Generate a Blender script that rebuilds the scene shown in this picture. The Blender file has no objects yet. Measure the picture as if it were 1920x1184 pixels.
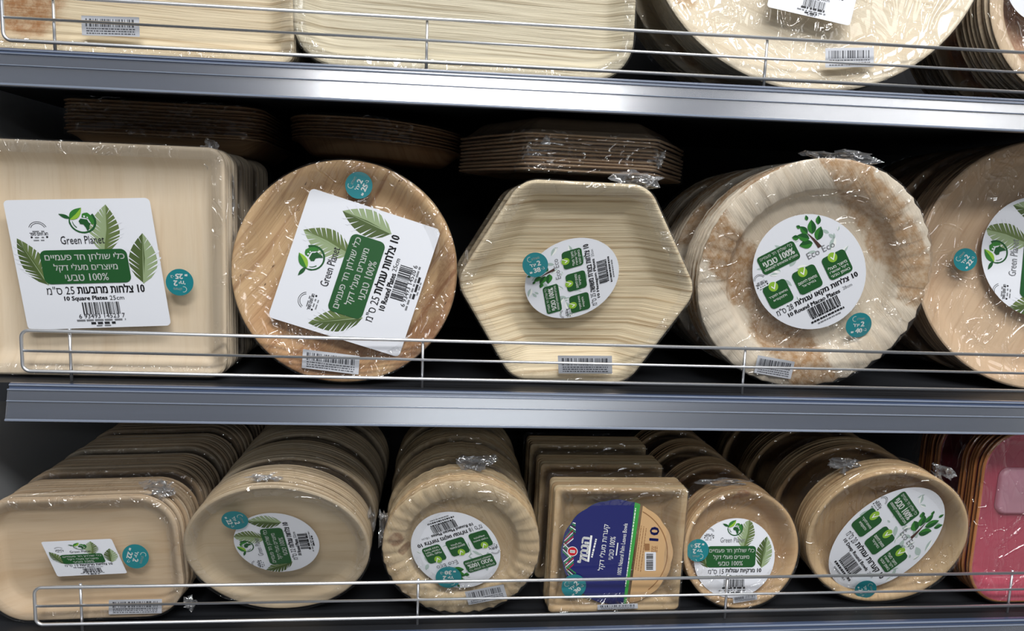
import bpy, bmesh, math, random
import numpy as np
from mathutils import Vector, Matrix, noise
from mathutils.geometry import delaunay_2d_cdt

random.seed(7)
D = math.pi / 180
SC = bpy.context.scene
COL = SC.collection
ZO = 1.15                       # height of the middle shelf above the floor

# ------------------------------------------------------------------ camera
cd = bpy.data.cameras.new('camera')
cd.sensor_width = 36.0
cd.lens = 1400.0 / 1920.0 * 36.0
cd.clip_start = 0.02
cam = bpy.data.objects.new('camera', cd)
COL.objects.link(cam)
RIGHT = Vector((0.9945708, -0.0979311, 0.0351912))
UP = Vector((-0.0218907, 0.1337145, 0.9907781))
FWD = Vector((0.1017335, 0.9861693, -0.1308447))
m = Matrix((RIGHT, UP, -FWD)).transposed().to_4x4()
m.translation = Vector((0.383276, -0.816344, 0.178876 + ZO))
cam.matrix_world = m
SC.camera = cam

# ------------------------------------------------------------------ view, world, lights
SC.view_settings.view_transform = 'Standard'
SC.view_settings.look = 'None'
SC.view_settings.exposure = 0.0
SC.view_settings.gamma = 1.0
SC.view_settings.use_curve_mapping = False
SC.cycles.max_bounces = 8
SC.cycles.transparent_max_bounces = 40
SC.cycles.caustics_reflective = False
SC.cycles.caustics_refractive = False
W = bpy.data.worlds.new('store_ambient')
SC.world = W
W.use_nodes = True
W.node_tree.nodes['Background'].inputs[0].default_value = (0.80, 0.88, 1.0, 1)
W.node_tree.nodes['Background'].inputs[1].default_value = 0.09


def area(name, loc, size, power, col=(1, 1, 1), aim=None):
    l = bpy.data.lights.new(name, 'AREA')
    l.shape = 'RECTANGLE'
    l.size, l.size_y = size
    l.energy = power
    l.color = col
    o = bpy.data.objects.new(name, l)
    COL.objects.link(o)
    o.location = loc
    if aim is not None:
        o.rotation_euler = (Vector(aim) - Vector(loc)).to_track_quat('-Z', 'Y').to_euler()
    return o


area('ceiling_or_fill_lamp', (0.50, -1.85, 2.80), (1.0, 0.45), 40, (1.0, 0.99, 0.98))
area('ceiling_or_fill_lamp', (2.5, -1.95, 2.80), (1.7, 0.9), 18, (1.0, 0.99, 0.98))
area('ceiling_or_fill_lamp', (0.9, -0.95, 2.80), (1.6, 0.3), 32, (1.0, 0.99, 0.98))  # added fill light, set where the price rails do not mirror it
area('ceiling_or_fill_lamp', (1.2, -5.2, 2.80), (2.4, 0.6), 46, (0.96, 0.98, 1.0))
area('ceiling_or_fill_lamp', (1.0, -8.2, 2.80), (2.6, 0.9), 150, (0.93, 0.97, 1.0))
area('ceiling_or_fill_lamp', (-1.8, -3.4, 2.80), (0.8, 0.5), 16, (0.98, 0.99, 1.0))


# ------------------------------------------------------------------ materials
def lin(c):
    c = c / 255.0
    return c / 12.92 if c <= 0.04045 else ((c + 0.055) / 1.055) ** 2.4


def rgb(r, g, b):
    return (lin(r), lin(g), lin(b), 1.0)


class NT:
    def __init__(self, name):
        self.m = bpy.data.materials.new(name)
        self.m.use_nodes = True
        self.t = self.m.node_tree
        self.t.nodes.clear()
        self.out = self.t.nodes.new('ShaderNodeOutputMaterial')

    def n(self, typ, ins=None, **kw):
        nd = self.t.nodes.new('ShaderNode' + typ)
        for k, v in kw.items():
            setattr(nd, k, v)
        for k, v in (ins or {}).items():
            if isinstance(v, bpy.types.NodeSocket):
                self.t.links.new(v, nd.inputs[k])
            else:
                nd.inputs[k].default_value = v
        return nd

    def math(self, op, a, b=None, c=None, clamp=False):
        ins = {0: a}
        if b is not None:
            ins[1] = b
        if c is not None:
            ins[2] = c
        return self.n('Math', ins, operation=op, use_clamp=clamp).outputs[0]

    def ss(self, x, lo, hi):
        return self.n('MapRange', {0: x, 1: lo, 2: hi, 3: 0.0, 4: 1.0}, interpolation_type='SMOOTHSTEP').outputs[0]

    def mix(self, f, a, b):
        nd = self.n('Mix', {0: f, 6: a, 7: b}, data_type='RGBA')
        return nd.outputs[2]

    def done(self, sh):
        self.t.links.new(sh, self.out.inputs[0])
        return self.m


def flat(name, col, rough=0.5, metal=0.0, spec=0.4, coat=0.0):
    N = NT(name)
    b = N.n('BsdfPrincipled', {'Base Color': col, 'Roughness': rough, 'Metallic': metal,
                               'Specular IOR Level': spec, 'Coat Weight': coat, 'Coat Roughness': 0.1})
    return N.done(b.outputs[0])


def palm(name, base, dark, tan, ang=0, streak=0.5, broad=0.4, spots=0.1, grooves=0.5, bands=(), blobs=(), vary=0.5, across=150, rough=0.6, wavy=0.012):
    """Pressed palm leaf: long fibres along ang (degrees in the plate's own plane), cloudy tan patches, brown specks."""
    N = NT(name)
    tc = N.n('TexCoord').outputs['Object']
    rnd = N.n('ObjectInfo').outputs['Random']
    off = N.n('VectorMath', {0: (3.1, 1.7, 0.9), 'Scale': rnd}, operation='SCALE').outputs[0]
    rot = N.n('VectorRotate', {'Vector': tc, 'Angle': -ang * D}, rotation_type='Z_AXIS').outputs[0]
    warp = N.n('TexNoise', {'Vector': rot, 'Scale': 9.0, 'Detail': 1.0}).outputs['Color']
    wv = N.n('VectorMath', {0: warp, 'Scale': wavy}, operation='SCALE').outputs[0]
    p0 = N.n('VectorMath', {0: rot, 1: wv}, operation='ADD').outputs[0]
    p = N.n('VectorMath', {0: p0, 1: off}, operation='ADD').outputs[0]

    def st(sx, sy, det=3.0, rg=0.6):
        v = N.n('VectorMath', {0: p, 1: (sx, sy, sx * 0.5)}, operation='MULTIPLY').outputs[0]
        return N.n('TexNoise', {'Vector': v, 'Scale': 1.0, 'Detail': det, 'Roughness': rg}).outputs['Fac']
    f1 = st(5.0, across)
    f2 = st(16.0, across * 4.0, 2.0)
    f3 = st(4.0, 14.0, 3.0, 0.55)
    sp = st(70.0, 170.0, 2.0)
    a1 = N.math('MULTIPLY', N.ss(f1, 0.46, 0.76), streak)
    col = N.mix(a1, base, dark)
    a3 = N.math('MULTIPLY', N.ss(f3, 0.45, 0.68), broad)
    col = N.mix(a3, col, tan)
    vr = N.math('MULTIPLY', rnd, vary)
    col = N.mix(N.math('MULTIPLY', vr, 0.6), col, tan)
    r2 = N.math('FRACT', N.math('MULTIPLY', rnd, 7.31))
    col = N.mix(N.math('MULTIPLY', N.math('MULTIPLY', r2, vary), 0.45), col, dark)
    fine = N.math('MULTIPLY', N.ss(f2, 0.5, 0.75), 0.22)
    col = N.mix(fine, col, dark)
    nb = N.n('TexNoise', {'Vector': tc, 'Scale': 26.0, 'Detail': 5.0, 'Roughness': 0.65}).outputs['Fac']
    nb2 = N.n('TexNoise', {'Vector': tc, 'Scale': 120.0, 'Detail': 4.0, 'Roughness': 0.7}).outputs['Fac']
    for (dx, dy, c, hw, bc, amt) in bands:
        d = N.n('VectorMath', {0: tc, 1: (dx, dy, 0)}, operation='DOT_PRODUCT').outputs['Value']
        d = N.math('ADD', N.math('SUBTRACT', d, c), N.math('MULTIPLY', N.math('SUBTRACT', nb, 0.5), 0.05))
        k = N.math('SUBTRACT', 1.0, N.ss(N.math('ABSOLUTE', d), hw * 0.75, hw * 1.15))
        k = N.math('MULTIPLY', k, N.math('MULTIPLY_ADD', N.ss(nb2, 0.3, 0.7), 0.5, 0.5))
        col = N.mix(N.math('MULTIPLY', k, amt), col, bc)
    for (bx, by, br, bc, amt) in blobs:
        d = N.n('VectorMath', {0: N.n('VectorMath', {0: tc, 1: (1, 1, 0)}, operation='MULTIPLY').outputs[0], 1: (bx, by, 0)}, operation='DISTANCE').outputs['Value']
        d = N.math('ADD', d, N.math('MULTIPLY', N.math('SUBTRACT', nb, 0.5), br * 0.5))
        k = N.math('SUBTRACT', 1.0, N.ss(d, br * 0.75, br * 1.1))
        col = N.mix(N.math('MULTIPLY', k, N.math('MULTIPLY_ADD', N.ss(nb2, 0.3, 0.7), 0.5 * amt, 0.5 * amt)), col, bc)
    sk = N.math('MULTIPLY', N.ss(sp, 0.68, 0.78), spots)
    col = N.mix(sk, col, rgb(84, 52, 28))
    hgt = N.math('ADD', N.math('MULTIPLY', f1, 1.0), N.math('MULTIPLY', f2, 0.5))
    bp = N.n('Bump', {'Strength': grooves, 'Distance': 0.0012, 'Height': hgt}).outputs[0]
    b = N.n('BsdfPrincipled', {'Base Color': col, 'Roughness': rough, 'Specular IOR Level': 0.28, 'Normal': bp})
    return N.done(b.outputs[0])


CREAM, CREAMD, TAN, TAND = rgb(226, 210, 180), rgb(176, 146, 104), rgb(205, 176, 134), rgb(150, 104, 60)
P = {}
P['M1'] = palm('palm_grey_cream', rgb(220, 206, 184), rgb(192, 168, 136), rgb(208, 186, 154), 91, 0.35, 0.5, 0.03, 0.25, vary=0.5, across=60)
P['M2'] = palm('palm_warm_tan', rgb(216, 186, 142), rgb(124, 82, 48), rgb(180, 134, 90), 56, 0.85, 0.7, 1.0, 0.8, vary=0.5, across=130,
               bands=((0.92, -0.38, 0.112, 0.020, rgb(120, 72, 40), 0.6), (0.25, -0.97, 0.095, 0.020, rgb(128, 80, 46), 0.55)))
P['M3'] = palm('palm_cream_grooved', rgb(228, 214, 184), rgb(146, 116, 78), rgb(214, 192, 154), 3, 0.9, 0.35, 0.05, 1.0, vary=0.5, across=270, wavy=0.004)
P['M4'] = palm('palm_pale_brown_bands', rgb(230, 220, 202), rgb(186, 158, 122), rgb(216, 198, 170), -50, 0.35, 0.3, 0.2, 0.6, vary=0.5,
               bands=((0.76, 0.65, -0.064, 0.028, rgb(150, 110, 62), 0.95), (0.76, 0.65, 0.098, 0.025, rgb(168, 128, 82), 0.9)))
P['M5'] = palm('palm_pinkish_tan', rgb(212, 184, 152), rgb(166, 128, 92), rgb(194, 158, 124), 62, 0.4, 0.6, 0.1, 0.3, vary=0.3, across=60)
P['T1'] = palm('palm_yellow_grooved', rgb(232, 219, 190), rgb(146, 116, 76), rgb(216, 192, 154), -2, 0.75, 0.4, 0.05, 0.8, vary=0.3, across=210, wavy=0.006,
               blobs=((-0.105, -0.058, 0.050, rgb(150, 98, 52), 0.9),))
P['T2'] = palm('palm_ivory_grooved', rgb(224, 216, 192), rgb(130, 112, 82), rgb(208, 194, 164), -1.5, 0.9, 0.25, 0.05, 1.0, vary=0.3, across=250, wavy=0.005)
P['T3'] = palm('palm_bright_cream', rgb(232, 222, 200), rgb(190, 166, 132), rgb(222, 204, 174), -25, 0.5, 0.3, 0.05, 0.5, blobs=((-0.150, -0.092, 0.018, rgb(176, 138, 92), 0.8),), vary=0.3)
P['T4'] = palm('palm_cream_rosy_inside', rgb(226, 208, 178), rgb(150, 112, 84), rgb(206, 176, 142), 80, 0.4, 0.4, 0.2, 0.4, blobs=((0.0, 0.0, 0.098, rgb(156, 108, 84), 0.9),), vary=0.3)
P['B1'] = palm('palm_greyish_tan', rgb(206, 190, 166), rgb(164, 132, 96), rgb(190, 162, 128), 3, 0.4, 0.55, 0.05, 0.25, vary=1.0, across=60)
P['B2'] = palm('palm_smooth_tan', rgb(206, 190, 164), rgb(164, 138, 102), rgb(190, 166, 132), 2, 0.3, 0.5, 0.03, 0.2, vary=0.9, across=50)
P['B3'] = palm('palm_fluted_tan', rgb(212, 194, 160), rgb(156, 122, 84), rgb(194, 162, 118), -62, 0.4, 0.55, 0.35, 0.4, vary=0.9,
               blobs=((-0.075, 0.012, 0.010, rgb(110, 68, 40), 0.8), (-0.066, -0.004, 0.007, rgb(110, 68, 40), 0.8)))
P['B4'] = palm('palm_straw_yellow', rgb(214, 194, 156), rgb(152, 116, 76), rgb(192, 156, 112), 10, 0.4, 0.5, 0.2, 0.3, vary=1.0, across=60)
P['B5'] = palm('palm_orange_tan', rgb(212, 184, 144), rgb(148, 110, 70), rgb(190, 150, 106), 30, 0.35, 0.55, 0.05, 0.25, blobs=((0.0, 0.066, 0.010, rgb(140, 76, 48), 0.7),), vary=1.0, across=60)
P['B6'] = palm('palm_wheat_tan', rgb(214, 190, 150), rgb(152, 114, 74), rgb(192, 154, 110), 96, 0.45, 0.5, 0.3, 0.3, vary=1.0, across=70)
P['LY'] = palm('palm_shaded_brown', rgb(198, 164, 126), rgb(128, 86, 52), rgb(160, 112, 72), 0, 0.5, 0.5, 0.1, 0.4, vary=0.6)  # lying packs at the back: their shade is put into the colour
P['LX'] = palm('palm_lit_grey_brown', rgb(204, 180, 152), rgb(136, 104, 74), rgb(176, 144, 110), 0, 0.5, 0.5, 0.1, 0.4, vary=0.6)  # lighter copy: light on the foremost lying pack is put into the colour


def film_mat(name, strength, base, haze):
    """Clear plastic: nearly all light passes; creases tilt the surface so that lamps glint off it."""
    N = NT(name)
    tc = N.n('TexCoord').outputs['Object']
    v1 = N.n('VectorMath', {0: tc, 1: (13, 10, 24)}, operation='MULTIPLY').outputs[0]
    n1 = N.n('TexNoise', {'Vector': v1, 'Scale': 1.0, 'Detail': 2.5, 'Roughness': 0.55, 'Distortion': 1.2}).outputs['Fac']
    v2 = N.n('VectorMath', {0: tc, 1: (52, 17, 40)}, operation='MULTIPLY').outputs[0]
    n2 = N.n('TexNoise', {'Vector': v2, 'Scale': 1.0, 'Detail': 1.5, 'Distortion': 0.6}).outputs['Fac']
    rid = N.math('POWER', N.math('SUBTRACT', 1.0, N.math('MULTIPLY', N.math('ABSOLUTE', N.math('SUBTRACT', n1, 0.5)), 2.0)), 22.0)
    rid2 = N.math('POWER', N.math('SUBTRACT', 1.0, N.math('MULTIPLY', N.math('ABSOLUTE', N.math('SUBTRACT', n2, 0.5)), 2.0)), 26.0)
    h = N.math('ADD', rid, N.math('MULTIPLY', rid2, 0.5))
    bp = N.n('Bump', {'Strength': strength, 'Distance': 0.004, 'Height': h}).outputs[0]
    fac = N.math('ADD', base, N.math('MULTIPLY', N.math('MINIMUM', h, 1.0), base * 2.0))
    tr = N.n('BsdfTransparent', {0: (0.99, 0.99, 0.99, 1)}).outputs[0]
    gl = N.n('BsdfGlossy', {'Color': (1, 1, 1, 1), 'Roughness': 0.07, 'Normal': bp}).outputs[0]
    df = N.n('BsdfDiffuse', {'Color': (0.85, 0.87, 0.9, 1)}).outputs[0]
    a = N.n('MixShader', {0: fac, 1: tr, 2: gl}).outputs[0]
    b = N.n('MixShader', {0: haze, 1: a, 2: df}).outputs[0]
    return N.done(b)


FILM = film_mat('clear_shrink_film', 0.8, 0.048, 0.014)
CRUMPLE = film_mat('crumpled_film', 0.6, 0.16, 0.10)

PAPER = flat('label_paper', rgb(226, 229, 236), 0.45)
INK = flat('black_ink', rgb(28, 28, 32), 0.5)
GREYINK = flat('grey_ink', rgb(120, 122, 126), 0.5)
GREEN = flat('dark_green_ink', rgb(30, 84, 40), 0.45)
GREEN2 = flat('mid_green_ink', rgb(52, 122, 46), 0.45)
LIME = flat('lime_ink', rgb(142, 186, 58), 0.45)
OLIVE = flat('olive_ink', rgb(98, 116, 66), 0.5)
SAGE = flat('sage_ink', rgb(146, 164, 124), 0.5)
MOSS = flat('moss_ink', rgb(74, 92, 48), 0.5)
PALEGREY = flat('pale_leaf_ink', rgb(172, 190, 184), 0.5)
BARK = flat('bark_ink', rgb(74, 50, 44), 0.5)
WHITE = flat('white_ink', rgb(240, 242, 240), 0.45)
TEAL = flat('teal_sticker', rgb(28, 124, 132), 0.35, coat=0.3)
NAVY = flat('navy_ink', rgb(30, 36, 104), 0.35, coat=0.3)
BGREEN = flat('bright_green_ink', rgb(60, 160, 70), 0.4)
KRAFT = flat('kraft_print', rgb(206, 168, 122), 0.5)
KRAFTD = flat('kraft_line', rgb(150, 108, 70), 0.5)
RED = flat('red_ink', rgb(196, 36, 48), 0.45)
CHROME = flat('chrome', rgb(236, 238, 242), 0.42, 1.0)
BOARD = flat('shelf_dark_metal', rgb(34, 36, 40), 0.5)
SIDE = flat('grey_painted_metal', rgb(208, 212, 216), 0.55)
BACK = flat('dark_back_panel', rgb(30, 30, 33), 0.7)
STICKERPAPER = flat('thin_sticker_paper', rgb(200, 203, 210), 0.5)
STICKERINK = flat('faded_ink', rgb(92, 94, 100), 0.5)
PINK = flat('pink_glaze', rgb(178, 78, 96), 0.18, coat=0.6)
PALEPINK = flat('pale_pink_glaze', rgb(200, 146, 162), 0.3, coat=0.3)
AMBER = flat('amber_rim', rgb(176, 112, 60), 0.3, coat=0.4)


def strip_mat():
    N = NT('slate_price_rail')
    tc = N.n('TexCoord').outputs['Object']
    v = N.n('VectorMath', {0: tc, 1: (3.0, 90.0, 90.0)}, operation='MULTIPLY').outputs[0]
    n = N.n('TexNoise', {'Vector': v, 'Scale': 1.0, 'Detail': 3.0}).outputs['Fac']
    c = N.mix(N.ss(n, 0.35, 0.7), rgb(60, 74, 102), rgb(76, 90, 118))
    b = N.n('BsdfPrincipled', {'Base Color': c, 'Roughness': 0.3, 'Specular IOR Level': 0.6, 'Coat Weight': 1.0, 'Coat Roughness': 0.2})
    return N.done(b.outputs[0])


def clear_mat():
    N = NT('clear_rail_cover')
    fr = N.n('Fresnel', {'IOR': 1.5}).outputs[0]
    tr = N.n('BsdfTransparent', {0: (0.94, 0.95, 0.97, 1)}).outputs[0]
    gl = N.n('BsdfGlossy', {'Color': (1, 1, 1, 1), 'Roughness': 0.22}).outputs[0]
    df = N.n('BsdfDiffuse', {'Color': (0.7, 0.74, 0.82, 1)}).outputs[0]
    a = N.n('MixShader', {0: N.math('MULTIPLY', fr, 3.0, clamp=True), 1: tr, 2: gl}).outputs[0]
    b = N.n('MixShader', {0: 0.06, 1: a, 2: df}).outputs[0]
    return N.done(b)


STRIP, CLEAR = strip_mat(), clear_mat()
RIDGE = flat('rail_ridge', rgb(128, 138, 156), 0.3, coat=0.5)


# ------------------------------------------------------------------ object helpers
def link(name, me, mats, parent=None):
    o = bpy.data.objects.new(name, me)
    COL.objects.link(o)
    for mt in mats:
        me.materials.append(mt)
    if parent is not None:
        o.parent = parent
    return o


def finish(bm, name, smooth=True):
    me = bpy.data.meshes.new(name)
    bm.to_mesh(me)
    bm.free()
    if smooth:
        for p in me.polygons:
            p.use_smooth = True
    return me


def tag(o, label, cat, group=None, kind=None):
    if label:
        o['label'] = label
    if cat:
        o['category'] = cat
    if group:
        o['group'] = group
    if kind:
        o['kind'] = kind
    return o


def rings_mesh(name, rings, close_first=None, close_last=None, mat_fn=None, smooth=True):
    bm = bmesh.new()
    R = [[bm.verts.new(p) for p in r] for r in rings]
    n = len(R[0])
    for k in range(len(R) - 1):
        for i in range(n):
            j = (i + 1) % n
            f = bm.faces.new((R[k][i], R[k][j], R[k + 1][j], R[k + 1][i]))
            if mat_fn:
                f.material_index = mat_fn(k)
    for ring, c, flip, k in ((R[0], close_first, True, 0), (R[-1], close_last, False, len(R) - 2)):
        if c is None:
            continue
        v = bm.verts.new(c)
        for i in range(n):
            j = (i + 1) % n
            f = bm.faces.new((ring[j], ring[i], v) if flip else (ring[i], ring[j], v))
            if mat_fn:
                f.material_index = mat_fn(k)
    bmesh.ops.recalc_face_normals(bm, faces=bm.faces)
    return finish(bm, name, smooth)


def box_bm(bm, x0, x1, y0, y1, z0, z1, fn=None):
    fn = fn or (lambda x, y, z: (x, y, z))
    v = [bm.verts.new(fn(x, y, z)) for x in (x0, x1) for y in (y0, y1) for z in (z0, z1)]
    for q in ((0, 1, 3, 2), (4, 6, 7, 5), (0, 4, 5, 1), (2, 3, 7, 6), (0, 2, 6, 4), (1, 5, 7, 3)):
        bm.faces.new([v[i] for i in q])


def tube(bm, pts, r, sides=10):
    pts = [Vector(p) for p in pts]
    prev = None
    nrm = None
    first = None
    for i, p in enumerate(pts):
        d = (pts[min(i + 1, len(pts) - 1)] - pts[max(i - 1, 0)]).normalized()
        if nrm is None:
            nrm = d.orthogonal().normalized()
        else:
            nrm = (nrm - d * nrm.dot(d)).normalized()
        b = d.cross(nrm)
        ring = [bm.verts.new(p + nrm * (r * math.cos(2 * math.pi * k / sides)) + b * (r * math.sin(2 * math.pi * k / sides))) for k in range(sides)]
        if prev:
            for k in range(sides):
                l = (k + 1) % sides
                bm.faces.new((prev[k], prev[l], ring[l], ring[k]))
        else:
            first = ring
        prev = ring
    bm.faces.new(list(reversed(first)))
    bm.faces.new(prev)


# ------------------------------------------------------------------ plate outlines
def outline(kind, q, ins):
    """96 points of the plate's outline, moved inwards by ins."""
    n = 96
    if kind == 'round':
        r = q[0] - ins
        return [(r * math.cos(2 * math.pi * i / n), r * math.sin(2 * math.pi * i / n)) for i in range(n)]
    if kind == 'box':
        angs = [0, 90, 180, 270]
        ap = [q[0], q[1], q[0], q[1]]
        rc0 = q[2]
    else:
        angs = [30 + 60 * k for k in range(6)]
        ap = [q[0] * math.sqrt(3) / 2] * 6
        rc0 = q[1]
    rc = max(rc0 - 0.75 * ins, min(rc0, 0.007)) if ins > 0 else rc0 - ins
    k = len(angs)
    per = n // k
    na = per // 2 + 1
    ne = per - na
    C = []
    for i in range(k):
        a, b = angs[i] * D, angs[(i + 1) % k] * D
        d1, d2 = ap[i] - ins - rc, ap[(i + 1) % k] - ins - rc
        det = math.cos(a) * math.sin(b) - math.sin(a) * math.cos(b)
        C.append(((d1 * math.sin(b) - d2 * math.sin(a)) / det, (d2 * math.cos(a) - d1 * math.cos(b)) / det, a, b if b > a else b + 2 * math.pi))
    pts = []
    for i in range(k):
        cx, cy, a, b = C[i]
        arc = [(cx + rc * math.cos(a + (b - a) * t / (na - 1)), cy + rc * math.sin(a + (b - a) * t / (na - 1))) for t in range(na)]
        pts += arc
        nx, ny, na_, _ = C[(i + 1) % k]
        e = (nx + rc * math.cos(na_), ny + rc * math.sin(na_))
        s = arc[-1]
        pts += [(s[0] + (e[0] - s[0]) * t / (ne + 1), s[1] + (e[1] - s[1]) * t / (ne + 1)) for t in range(1, ne + 1)]
    return pts


def plate_mesh(name, kind, q, depth, rimw, wall, t=0.0022, flutes=0, famp=0.0, warp=0.0016, soft=0.55, seed=0, lip=0.0, inner=None):
    prof = [(0.0006, -0.0006), (0.0022, 0.0003)]
    if rimw > 0.004:
        prof += [(rimw * 0.5, 0.0004 - 0.3 * lip), (rimw, -0.0012 - lip)]
    z1 = prof[-1][1]
    for k in range(1, 7):
        s = k / 6.0
        e = (1 - soft) * s + soft * (s * s * (3 - 2 * s))
        prof.append((prof[1][0] if False else (max(rimw, 0.0022) + wall * s), z1 + (-depth - z1) * e))
    prof.append((prof[-1][0] + 0.006, -depth - 0.0004))
    last = prof[-1][0]
    sd = seed * 7.3

    def ring(ins, z, sc=1.0, zz=0.0):
        o = outline(kind, q, ins)
        w = max(0.0, min(1.0, (rimw + wall - ins) / max(wall, 1e-4)))
        out = []
        for i, (x, y) in enumerate(o):
            th = math.atan2(y, x)
            f = 1.0
            dz = warp * w * noise.noise(Vector((math.cos(th) * 1.4 + sd, math.sin(th) * 1.4, sd)))
            if flutes:
                c = math.cos(flutes * th)
                dz += famp * w * c
                f = 1 + 0.0020 * w * c
            out.append((x * sc * f, y * sc * f, z + dz + zz))
        return out
    R = []
    for sc in (0.18, 0.45, 0.72, 0.9):
        R.append(ring(last, -depth - 0.0005, sc))
    for ins, z in reversed(prof):
        R.append(ring(ins, z))
    R.append(ring(0.0, -t * 0.5))
    nfront = len(R)
    R.append(ring(0.0006, -t))
    for ins, z in prof[1:]:
        R.append(ring(ins, z - t))
    for sc in (0.9, 0.72, 0.45, 0.18):
        R.append(ring(last, -depth - 0.0005 - t, sc))
    fn = None
    if inner:
        fn = lambda k: 0 if k < nfront - inner else 1
    return rings_mesh(name, R, (0, 0, -depth - 0.0005), (0, 0, -depth - 0.0005 - t), fn)


def film_meshes(kind, q, length, lean, rimw, sag, full, seed, rough=1.0):
    """Heat-shrunk film: one sleeve hugging the rims of the whole pack, turned over the front rim; the face as well where full."""
    tl = math.tan(lean * D)
    sd = seed * 3.7
    spec = []
    if full:
        spec += [(None, 0.12, sag), (None, 0.4, sag), (None, 0.7, sag), (None, 0.9, sag)]
    if full:
        spec += [(rimw + 0.022, 1, sag), (rimw + 0.012, 1, sag * 0.5 + 0.0012)]
    else:
        spec += [(rimw + 0.008, 1, 0.0018), (rimw + 0.006, 1, 0.0028)]
    spec += [(rimw + 0.003, 1, 0.0032), (0.003, 1, 0.0034), (0.0003, 1, 0.0028), (-0.0012, 1, 0.0008)]
    ns = max(5, int(length / 0.009))
    for k in range(1, ns + 1):
        spec.append((-0.0012, 1, 0.0008 - (length + 0.001) * k / ns))
    spec += [(0.002, 1, -length - 0.0012), (rimw + 0.015, 1, -length - 0.002)]
    R = []
    for si, (ins, sc, z) in enumerate(spec):
        o = outline(kind, q, ins if ins is not None else rimw + 0.022)
        if sc != 1:
            o = [(x * sc, y * sc) for x, y in o]
        sh = -(-z) * tl if z < 0 else 0.0
        out = []
        for x, y in o:
            th = math.atan2(y, x)
            g = noise.noise(Vector((math.cos(th) * 7 + sd, math.sin(th) * 7, z * 70 + sd)))
            g2 = noise.noise(Vector((math.cos(th) * 22 + sd, math.sin(th) * 22, z * 25)))
            k = 1 + (0.005 * g + 0.003 * g2) * rough * (1 if ins is not None and ins < 0.001 else 0.3)
            k = max(k, 0.9985)
            dz = 0.0006 * g2 * rough if (ins is None or ins > 0.001) else 0
            out.append((x * k, y * k + sh, z + abs(dz)))
        R.append(out)
    return rings_mesh('film', R, (0, 0, sag) if full else None, None)


def crumple_mesh(size, seed, fold=0.5):
    rnd = random.Random(seed)
    bm = bmesh.new()
    n = 13
    V = []
    for i in range(n):
        row = []
        for j in range(n):
            x, y = (i / (n - 1) - 0.5), (j / (n - 1) - 0.5)
            p = Vector((x * 3.4 + seed * 5.1, y * 3.4, seed))
            d = noise.noise_vector(p) * 0.55 + noise.noise_vector(p * 2.7) * 0.28
            edge = 1.0 - 0.5 * (abs(x) + abs(y))
            row.append(bm.verts.new(((x * edge + d.x * fold) * size[0], (y * edge + d.y * fold) * size[1], (d.z * 0.9) * size[2])))
        V.append(row)
    for i in range(n - 1):
        for j in range(n - 1):
            bm.faces.new((V[i][j], V[i + 1][j], V[i + 1][j + 1], V[i][j + 1]))
    return finish(bm, 'crumple', False)


# ------------------------------------------------------------------ printed labels
_glyphs = {}


def heb(s):
    """Right-to-left line in drawing order: letters reversed, numbers kept."""
    out, run = [], ''
    for ch in s:
        if ch.isdigit() or (ch == '%' and run):
            run += ch
        else:
            if run:
                out.append(run)
                run = ''
            out.append(ch)
    if run:
        out.append(run)
    return ''.join(reversed(out))


def glyphs(s):
    """Outlines of a line of lettering, filled by winding number (the plain curve fill breaks on a few Hebrew letters)."""
    k = s
    if k not in _glyphs:
        c = bpy.data.curves.new('lettering', 'FONT')
        c.body = s
        c.resolution_u = 2
        c.fill_mode = 'NONE'
        o = bpy.data.objects.new('lettering', c)
        COL.objects.link(o)
        bpy.context.view_layer.update()
        dg = bpy.context.evaluated_depsgraph_get()
        me = bpy.data.meshes.new_from_object(o.evaluated_get(dg))
        co = [Vector((v.co.x, v.co.y)) for v in me.vertices]
        comp = list(range(len(co)))

        def find(i):
            while comp[i] != i:
                comp[i] = comp[comp[i]]
                i = comp[i]
            return i
        for e in me.edges:
            x, y = find(e.vertices[0]), find(e.vertices[1])
            if x != y:
                comp[max(x, y)] = min(x, y)
        loops = {}
        for i in range(len(co)):
            loops.setdefault(find(i), []).append(i)
        bpy.data.objects.remove(o)
        bpy.data.curves.remove(c)
        bpy.data.meshes.remove(me)
        edges = []
        for lp in loops.values():
            if len(lp) > 2:
                edges += [(lp[i], lp[(i + 1) % len(lp)]) for i in range(len(lp))]
        vs, _, tris, _, _, _ = delaunay_2d_cdt(co, edges, [], 0, 1e-6)
        P0 = np.array([co[x] for x, _ in edges])
        P1 = np.array([co[y] for _, y in edges])
        V = np.array([tuple(v) for v in vs])
        T = np.array([tuple(t) for t in tris])
        M = V[T].mean(axis=1)
        up = (P0[None, :, 1] <= M[:, None, 1]) & (P1[None, :, 1] > M[:, None, 1])
        dn = (P0[None, :, 1] > M[:, None, 1]) & (P1[None, :, 1] <= M[:, None, 1])
        left = (P1[None, :, 0] - P0[None, :, 0]) * (M[:, None, 1] - P0[None, :, 1]) - (M[:, None, 0] - P0[None, :, 0]) * (P1[None, :, 1] - P0[None, :, 1])
        wn = (up & (left > 0)).sum(axis=1).astype(int) - (dn & (left < 0)).sum(axis=1).astype(int)
        fs = [tuple(int(i) for i in t) for t, w in zip(T, wn) if w != 0]
        vs = [Vector((v[0], v[1], 0)) for v in V]
        xs = [v.x for v in vs] or [0, 1]
        ys = [v.y for v in vs] or [0, 1]
        _glyphs[k] = (vs, fs, min(xs), max(xs), min(ys), max(ys))
    return _glyphs[k]


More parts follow.
